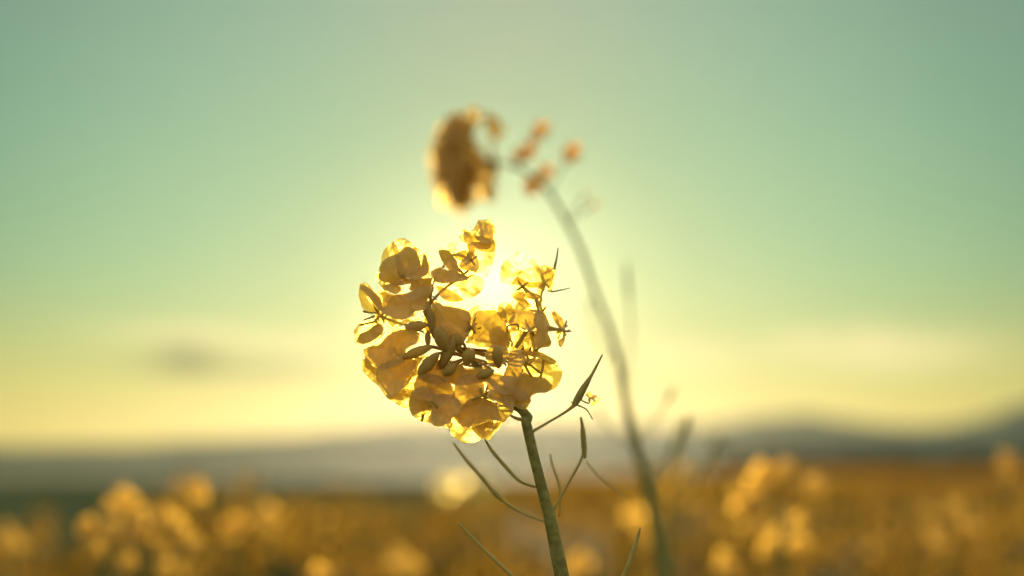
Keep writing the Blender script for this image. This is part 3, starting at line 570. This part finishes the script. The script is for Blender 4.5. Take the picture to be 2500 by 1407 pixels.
for i, (lab, blos, d, st, sd) in enumerate([
    ('small pale blurred rapeseed head just right of the lower left cluster', [(560, 1285), (580, 1295), (572, 1275), (590, 1280), (565, 1305)], 1.15, [(572, 1290), (576, 1340), (580, 1410)], 51),
    ('blurred orange rapeseed head above and right of the small pale one', [(640, 1255), (665, 1265), (655, 1240), (680, 1255), (660, 1285), (640, 1275)], 1.6, [(658, 1262), (664, 1330), (668, 1410)], 52),
    ('blurred orange rapeseed head just right of the thick blurred stem, under the hill', [(1630, 1150), (1655, 1165), (1640, 1180), (1665, 1145), (1615, 1165), (1650, 1195), (1680, 1175)], 1.7, [(1645, 1165), (1650, 1250), (1655, 1410)], 53),
    ('blurred orange rapeseed head between the sharp stem and the thick blurred stem', [(1540, 1240), (1560, 1255), (1530, 1260), (1550, 1275), (1575, 1320), (1565, 1300)], 1.5, [(1552, 1255), (1555, 1330), (1558, 1410)], 54),
    ('large dim rapeseed head near the lower right corner', [(2260, 1240), (2290, 1260), (2275, 1290), (2300, 1330), (2320, 1345), (2280, 1320), (2350, 1280), (2380, 1290), (2330, 1235)], 1.3, [(2305, 1285), (2310, 1350), (2314, 1410)], 55),
    ('lone rapeseed head standing highest at the right edge against the dark trees', [(2455, 1120), (2462, 1140), (2448, 1135), (2470, 1125), (2460, 1155)], 1.4, [(2460, 1135), (2466, 1250), (2470, 1410)], 56),
    ('blurred rapeseed head cut by the bottom edge left of the sharp stem', [(1000, 1370), (975, 1350), (1020, 1385), (990, 1395), (960, 1380), (780, 1395), (800, 1400)], 1.2, [(990, 1375), (994, 1410), (998, 1500)], 57),
    ('blurred rapeseed head at the bottom edge right of the thick blurred stem', [(1765, 1360), (1780, 1385), (1755, 1390), (1790, 1400), (1770, 1405)], 1.2, [(1770, 1380), (1772, 1410), (1775, 1500)], 58),
    ('dim brown rapeseed head at the far left edge', [(15, 1290), (35, 1310), (20, 1335), (50, 1330), (5, 1320)], 1.4, [(25, 1312), (27, 1360), (30, 1450)], 59),
    ('blurred golden rapeseed head at the bottom edge right of the sharp stem', [(1420, 1360), (1400, 1375), (1440, 1380), (1415, 1395), (1390, 1400)], 1.3, [(1418, 1378), (1420, 1410), (1424, 1500)], 60)]):
    blossoms_plant(lab, blos, d, st, [6, 9, 11], .0135, sd, axis=(0, -1, .3))
# blurred bare twigs right of the thick stem
for (lab, pts, w, d) in [('thin blurred green stalk rising to a dark bud right of the thick stem', [(1640, 1500), (1690, 1210), (1740, 1110), (1762, 1060)], [10, 8, 6, 5], .95),
                         ('short blurred pod standing against the hill right of the thick stem', [(1600, 1500), (1628, 1160), (1650, 1090), (1668, 1030)], [6, 7, 16, 8], .95)]:
    q = [P(x, y, d) for x, y in pts]; q.insert(0, Vector((q[0].x + .02, q[0].y + .03, -.01)))
    e = empty('rapeseed_stalk', (q[0].x, q[0].y, 0), lab, 'stalk'); mb = MB(); tube(mb, q, [px_w(a, d) for a in [12] + w], 0, 8, 6); mb.build('stem', M_STEM, e, origin=q[-1])
    mb = MB(); pod(mb, q[-2], q[-1], px_w(26, d), 0, 8); mb.build('seed_pod', M_STEM, e, origin=q[-1])

# ------------------------------------------------------------------ the crop: single plants near, one mass beyond
def proto(seed, low=False):
    """geometry of one plant with its top at 0 height z=H (parts as MB)"""
    rg = random.Random(seed); H = .93; lean = Vector((rg.uniform(-.06, .06), rg.uniform(-.06, .06), 0))
    st = MB(); top = Vector((0, 0, H - .03)) + lean; tube(st, [Vector((0, 0, -.02)), Vector((0, 0, .45)) + lean * .2, top], [.005, .004, .0022], 0, 4 if low else 6, 2 if low else 4)
    fh = MB(); n = 9 if low else 15
    heads = [(top, 1.0)]
    for k in range(1 if low else 3):
        th = rg.uniform(0, 6.28); p = Vector((0, 0, .45)) + lean * .3; q = Vector((math.cos(th) * .09, math.sin(th) * .09, H - rg.uniform(.06, .16))) + lean * .6
        tube(st, [p, (p + q) / 2 + Vector((math.cos(th), math.sin(th), 0)) * .02, q], [.0025, .0016], 0, 4, 2 if low else 3); heads.append((q, .8))
    fhs = []
    for (hp, sc_) in heads:
        fh = fh if low else MB(); fhs.append(fh)
        for i in range(int(n * sc_)):
            th = i * 2.4; zz = -.045 + .05 * (i / n); r = .012 + .018 * (1 - i / n)
            c = hp + Vector((math.cos(th) * r, math.sin(th) * r, zz)) * sc_
            blossom_into(fh, c, Vector((math.cos(th), math.sin(th), .5)), .019 if low else .015, rg, 0, 1, 2 if low else 4, 1 if low else 3)
        pod(fh, hp + Vector((0, 0, -.01)), hp + Vector((0, 0, .02)), .014, 1, 5)
    if not low: side_branches(st, Vector((0, 0, .3)), top, rg, 7, .003)
    lv = []
    for k in range(2 if low else 4):
        m_ = MB(); th = rg.uniform(0, 6.28); zz = .3 + .11 * k; leaf_into(m_, Vector((0, 0, zz)), (math.cos(th), math.sin(th), .5), .14 - .015 * k, .05, rg); lv.append((m_, zz))
    return st, (fh if low else fhs), lv, top
def yellow_edge(x, y):
    """True inside the flowering crop; green crop beyond its far-left boundary"""
    return y < 3.2 or x > -1.0 + (y - 3.2) * .135
protos = []
spots = []
rg = random.Random(99)
while len(spots) < 270:
    y = math.sqrt(rg.uniform(1.25 ** 2, 5.2 ** 2)); x = rg.uniform(-1, 1) * (.40 * y + .08)
    if any((x - a) ** 2 + (y - b) ** 2 < .010 for a, b in spots): continue
    if not yellow_edge(x, y): continue
    if y < 2.4 and (abs(x / y - .265) < .035 or abs(x / y - .115) < .02 or abs(x / y + .19) < .02) and rg.random() < .85: continue
    if noise.noise(Vector((x / y * 9, y * .9, 3.3))) < -.12 and rg.random() < .8: continue
    spots.append((x, y))
spots.sort(key=lambda s: s[1])
LAB = 'blurred golden rapeseed plant among the dense flowering crop'
roots = []
for i, (x, y) in enumerate(spots):
    k = i % 6; H = rg.uniform(.84, .97) + .09 * noise.noise(Vector((x / y * 7, y * .8, 9.1))) - (.025 if y < 1.7 else 0) - (.02 if x < -.25 * y else 0)
    if i < 6:
        st, fh, lv, top = proto(200 + i)
        o = empty('rapeseed_plant', (0, 0, 0)); parts = [st.build('stem', M_STEMD, o), *[f_.build('flower_head', [M_CROP, M_STEMD], o) for f_ in fh]] + [m_.build('leaf', M_LEAF, o) for m_, _ in lv]
        protos.append((o, parts))
    else:
        src, parts = protos[k]; o = src.copy(); col.objects.link(o)
        for p_ in parts:
            c = p_.copy(); col.objects.link(c); c.parent = o
    o.location = (x, y, 0); o.rotation_euler = (0, 0, rg.uniform(0, 6.28)); o.scale = (1, 1, H / .93)
    o['label'] = LAB; o['category'] = 'flower plant'; o['group'] = 'flowering rapeseed plants in the crop'
    roots.append(o)
# beyond and beside: low detail plants merged into one countless mass
def merged(name, protoMBs, places, mats, kind='stuff'):
    Vs = []; Fs = []; Ms = []; off = 0; tot_l = []; loops = []
    arr = []
    for mb in protoMBs:
        tri = [(f, m_) for f, m_ in zip(mb.f, mb.m)]
        arr.append((np.array([tuple(v) for v in mb.v], dtype=np.float32), np.concatenate([np.array(f, dtype=np.int32) for f, _ in tri]), np.array([len(f) for f, _ in tri], dtype=np.int32), np.array([m_ for _, m_ in tri], dtype=np.int32)))
    for i, (x, y, z, a, s, sz) in enumerate(places):
        v, lp, ln, mi = arr[i % len(arr)]; c, s_ = math.cos(a), math.sin(a)
        w = np.empty_like(v); w[:, 0] = (v[:, 0] * c - v[:, 1] * s_) * s + x; w[:, 1] = (v[:, 0] * s_ + v[:, 1] * c) * s + y; w[:, 2] = v[:, 2] * sz + z
        Vs.append(w); loops.append(lp + off); tot_l.append(ln); Ms.append(mi); off += len(v)
    V = np.concatenate(Vs); L_ = np.concatenate(loops); T = np.concatenate(tot_l); MI = np.concatenate(Ms)
    me = bpy.data.meshes.new(name); me.vertices.add(len(V)); me.vertices.foreach_set('co', V.ravel()); me.loops.add(len(L_)); me.loops.foreach_set('vertex_index', L_)
    me.polygons.add(len(T)); st = np.concatenate([[0], np.cumsum(T)[:-1]]).astype(np.int32); me.polygons.foreach_set('loop_start', st); me.polygons.foreach_set('loop_total', T)
    me.polygons.foreach_set('material_index', MI); me.update(calc_edges=True)
    for m_ in mats: me.materials.append(m_)
    o = bpy.data.objects.new(name, me); col.objects.link(o); o['kind'] = kind; return o
lows = []
for k in range(4):
    st, fh, lv, top = proto(300 + k, True); mb = MB(); mb.add(st.v, st.f, 2)
    o_ = len(mb.v); mb.v += fh.v; mb.f += [tuple(i + o_ for i in f) for f in fh.f]; mb.m += fh.m
    for m_, _ in lv: mb.add(m_.v, m_.f, 3)
    lows.append(mb)
pl = []
while len(pl) < 1500:
    y = rg.uniform(-1, 13); x = rg.uniform(-5.5, 5.5)
    if y < 5.2 and abs(x) < .40 * max(y, 0) + .12: continue
    if y < .9 and abs(x) < .7: continue
    if y > 5.2 and abs(x) > .5 * y: continue
    if not yellow_edge(x, y): continue
    h = rg.uniform(.9, 1.02) + .08 * noise.noise(Vector((x * .8, y * .5, 5))) - (.03 if x < -.2 * y else 0); pl.append((x, y, 0, rg.uniform(0, 6.28), 1, h))
o = merged('rapeseed_crop', lows, pl, [M_CROP, M_STEMD, M_STEMD, M_LEAF]); o['label'] = 'dense golden rapeseed crop filling the field beyond the nearer plants'; o['category'] = 'crop'
# tufts of the far crop top
tufts = []
for k in range(4):
    r2 = random.Random(400 + k); mb = MB()
    for i in range(16):
        blossom_into(mb, Vector((r2.uniform(-.22, .22), r2.uniform(-.22, .22), r2.uniform(.80, .95))), (r2.uniform(-1, 1), r2.uniform(-1, 1), .7), .06, r2, 0, 1, 2, 1)
    for i in range(5): leaf_into(mb, Vector((r2.uniform(-.2, .2), r2.uniform(-.2, .2), r2.uniform(.5, .75))), (r2.uniform(-1, 1), r2.uniform(-1, 1), .5), .2, .08, r2, 3)
    mb.m = [m_ for m_ in mb.m]; tufts.append(mb)
pl = []
while len(pl) < 3000:
    y = 12 + 140 * rg.random() ** 2.0; x = rg.uniform(-.5, .62) * y
    if not yellow_edge(x, y): continue
    s = 1 + y * .012; pl.append((x, y, 0, rg.uniform(0, 6.28), s, rg.uniform(.93, 1.03)))
o = merged('far_rapeseed_crop', tufts, pl, [M_CROP, M_STEMD, M_STEMD, M_LEAF]); o['label'] = 'far golden band of rapeseed stretching to the foot of the hills'; o['category'] = 'crop'
# under-canopy sheet of the crop, shade of the gaps painted into its dark colour
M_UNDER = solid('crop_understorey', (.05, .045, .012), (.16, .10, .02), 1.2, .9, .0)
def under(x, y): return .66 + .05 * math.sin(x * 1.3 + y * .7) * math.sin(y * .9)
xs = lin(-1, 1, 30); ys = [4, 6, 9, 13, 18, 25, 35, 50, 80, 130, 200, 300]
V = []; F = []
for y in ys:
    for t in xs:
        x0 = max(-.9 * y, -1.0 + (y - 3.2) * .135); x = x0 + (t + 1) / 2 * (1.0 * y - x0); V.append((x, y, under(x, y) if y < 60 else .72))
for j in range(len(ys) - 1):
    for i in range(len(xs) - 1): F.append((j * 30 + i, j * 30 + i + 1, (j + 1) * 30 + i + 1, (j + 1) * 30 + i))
mb = MB(); mb.add(V, F); o = mb.build('crop_understorey', M_UNDER); o['kind'] = 'stuff'; o['label'] = 'dark sheet standing for shaded stems and leaves under the flowering crop'; o['category'] = 'crop'
# green crop left of the boundary
M_GREEN = solid('green_crop', (.14, .18, .11), (.19, .22, .13), 2, .9, 0)
gb = []
for k in range(3):
    r2 = random.Random(500 + k); mb = MB()
    for i in range(26):
        leaf_into(mb, Vector((r2.uniform(-.2, .2), r2.uniform(-.2, .2), 0)), (r2.uniform(-.5, .5), r2.uniform(-.5, .5), 1.2), r2.uniform(.35, .5), .03, r2, 0, .1)
    gb.append(mb)
pl = []
while len(pl) < 3000:
    y = 3.4 + 120 * rg.random() ** 2; x = rg.uniform(-.62, .2) * y
    if yellow_edge(x, y): continue
    pl.append((x, y, 0, rg.uniform(0, 6.28), 1 + y * .02, rg.uniform(.9, 1.2)))
o = merged('green_crop', gb, pl, [M_GREEN]); o['label'] = 'bluish green unflowered crop beyond the rapeseed on the left'; o['category'] = 'crop'
# dark wood at the foot of the right hand hills
M_WOOD = solid('wood_foliage', (.022, .026, .012), (.05, .05, .02), .3, .9, .15)
r2 = random.Random(77); cr = []
for k in range(3):
    mb = MB()
    for i in range(260):
        th, ph = r2.uniform(0, 6.28), r2.uniform(-.5, 1.57); rr = r2.uniform(.55, 1) * (1 + .25 * math.sin(3 * th + k))
        c = Vector((math.cos(th) * math.cos(ph) * 4 * rr, math.sin(th) * math.cos(ph) * 4 * rr, 5.2 + math.sin(ph) * 3.6 * rr)); a = Vector((r2.uniform(-1, 1), r2.uniform(-1, 1), r2.uniform(-1, 1))) * .7; b = Vector((r2.uniform(-1, 1), r2.uniform(-1, 1), r2.uniform(-1, 1))) * .7
        mb.add([c - a, c - b, c + a, c + b], [(0, 1, 2, 3)], 0)
    tube(mb, [Vector((0, 0, 0)), Vector((.1, 0, 3)), Vector((0, .1, 6))], [.3, .2, .1], 0, 5, 2); cr.append(mb)
pl = []
for i in range(330):
    px = r2.uniform(2040, 3000) if i % 5 else r2.uniform(1750, 2060); y = r2.uniform(600, 720); s = r2.uniform(.8, 1.35)
    pl.append(((px - 1250) * PXR * y, y, -.2, r2.uniform(0, 6.28), s, s * .85))
o = merged('wood', cr, pl, [M_WOOD]); o['label'] = 'dark far-off wood along the foot of the right hand hills'; o['category'] = 'wood'
# ------------------------------------------------------------------ evening haze
mb = MB(); x0, x1, y0, y1, z0, z1 = -4400, 4400, -80, 4400, -5.5, 150
mb.add([(x0, y0, z0), (x1, y0, z0), (x1, y1, z0), (x0, y1, z0), (x0, y0, z1), (x1, y0, z1), (x1, y1, z1), (x0, y1, z1)], [(0, 3, 2, 1), (4, 5, 6, 7), (0, 1, 5, 4), (1, 2, 6, 5), (2, 3, 7, 6), (3, 0, 4, 7)])
mh, t = mat('haze'); pv = t.nodes.new('ShaderNodeVolumePrincipled'); pv.inputs['Color'].default_value = (.92, .90, .80, 1); pv.inputs['Density'].default_value = 2.0e-5; pv.inputs['Anisotropy'].default_value = .85
oo = t.nodes.new('ShaderNodeOutputMaterial'); t.links.new(pv.outputs[0], oo.inputs['Volume'])
h = mb.build('haze', mh, smooth=False); h['kind'] = 'stuff'; h['label'] = 'thin golden evening haze over field and hills'; h['category'] = 'haze'
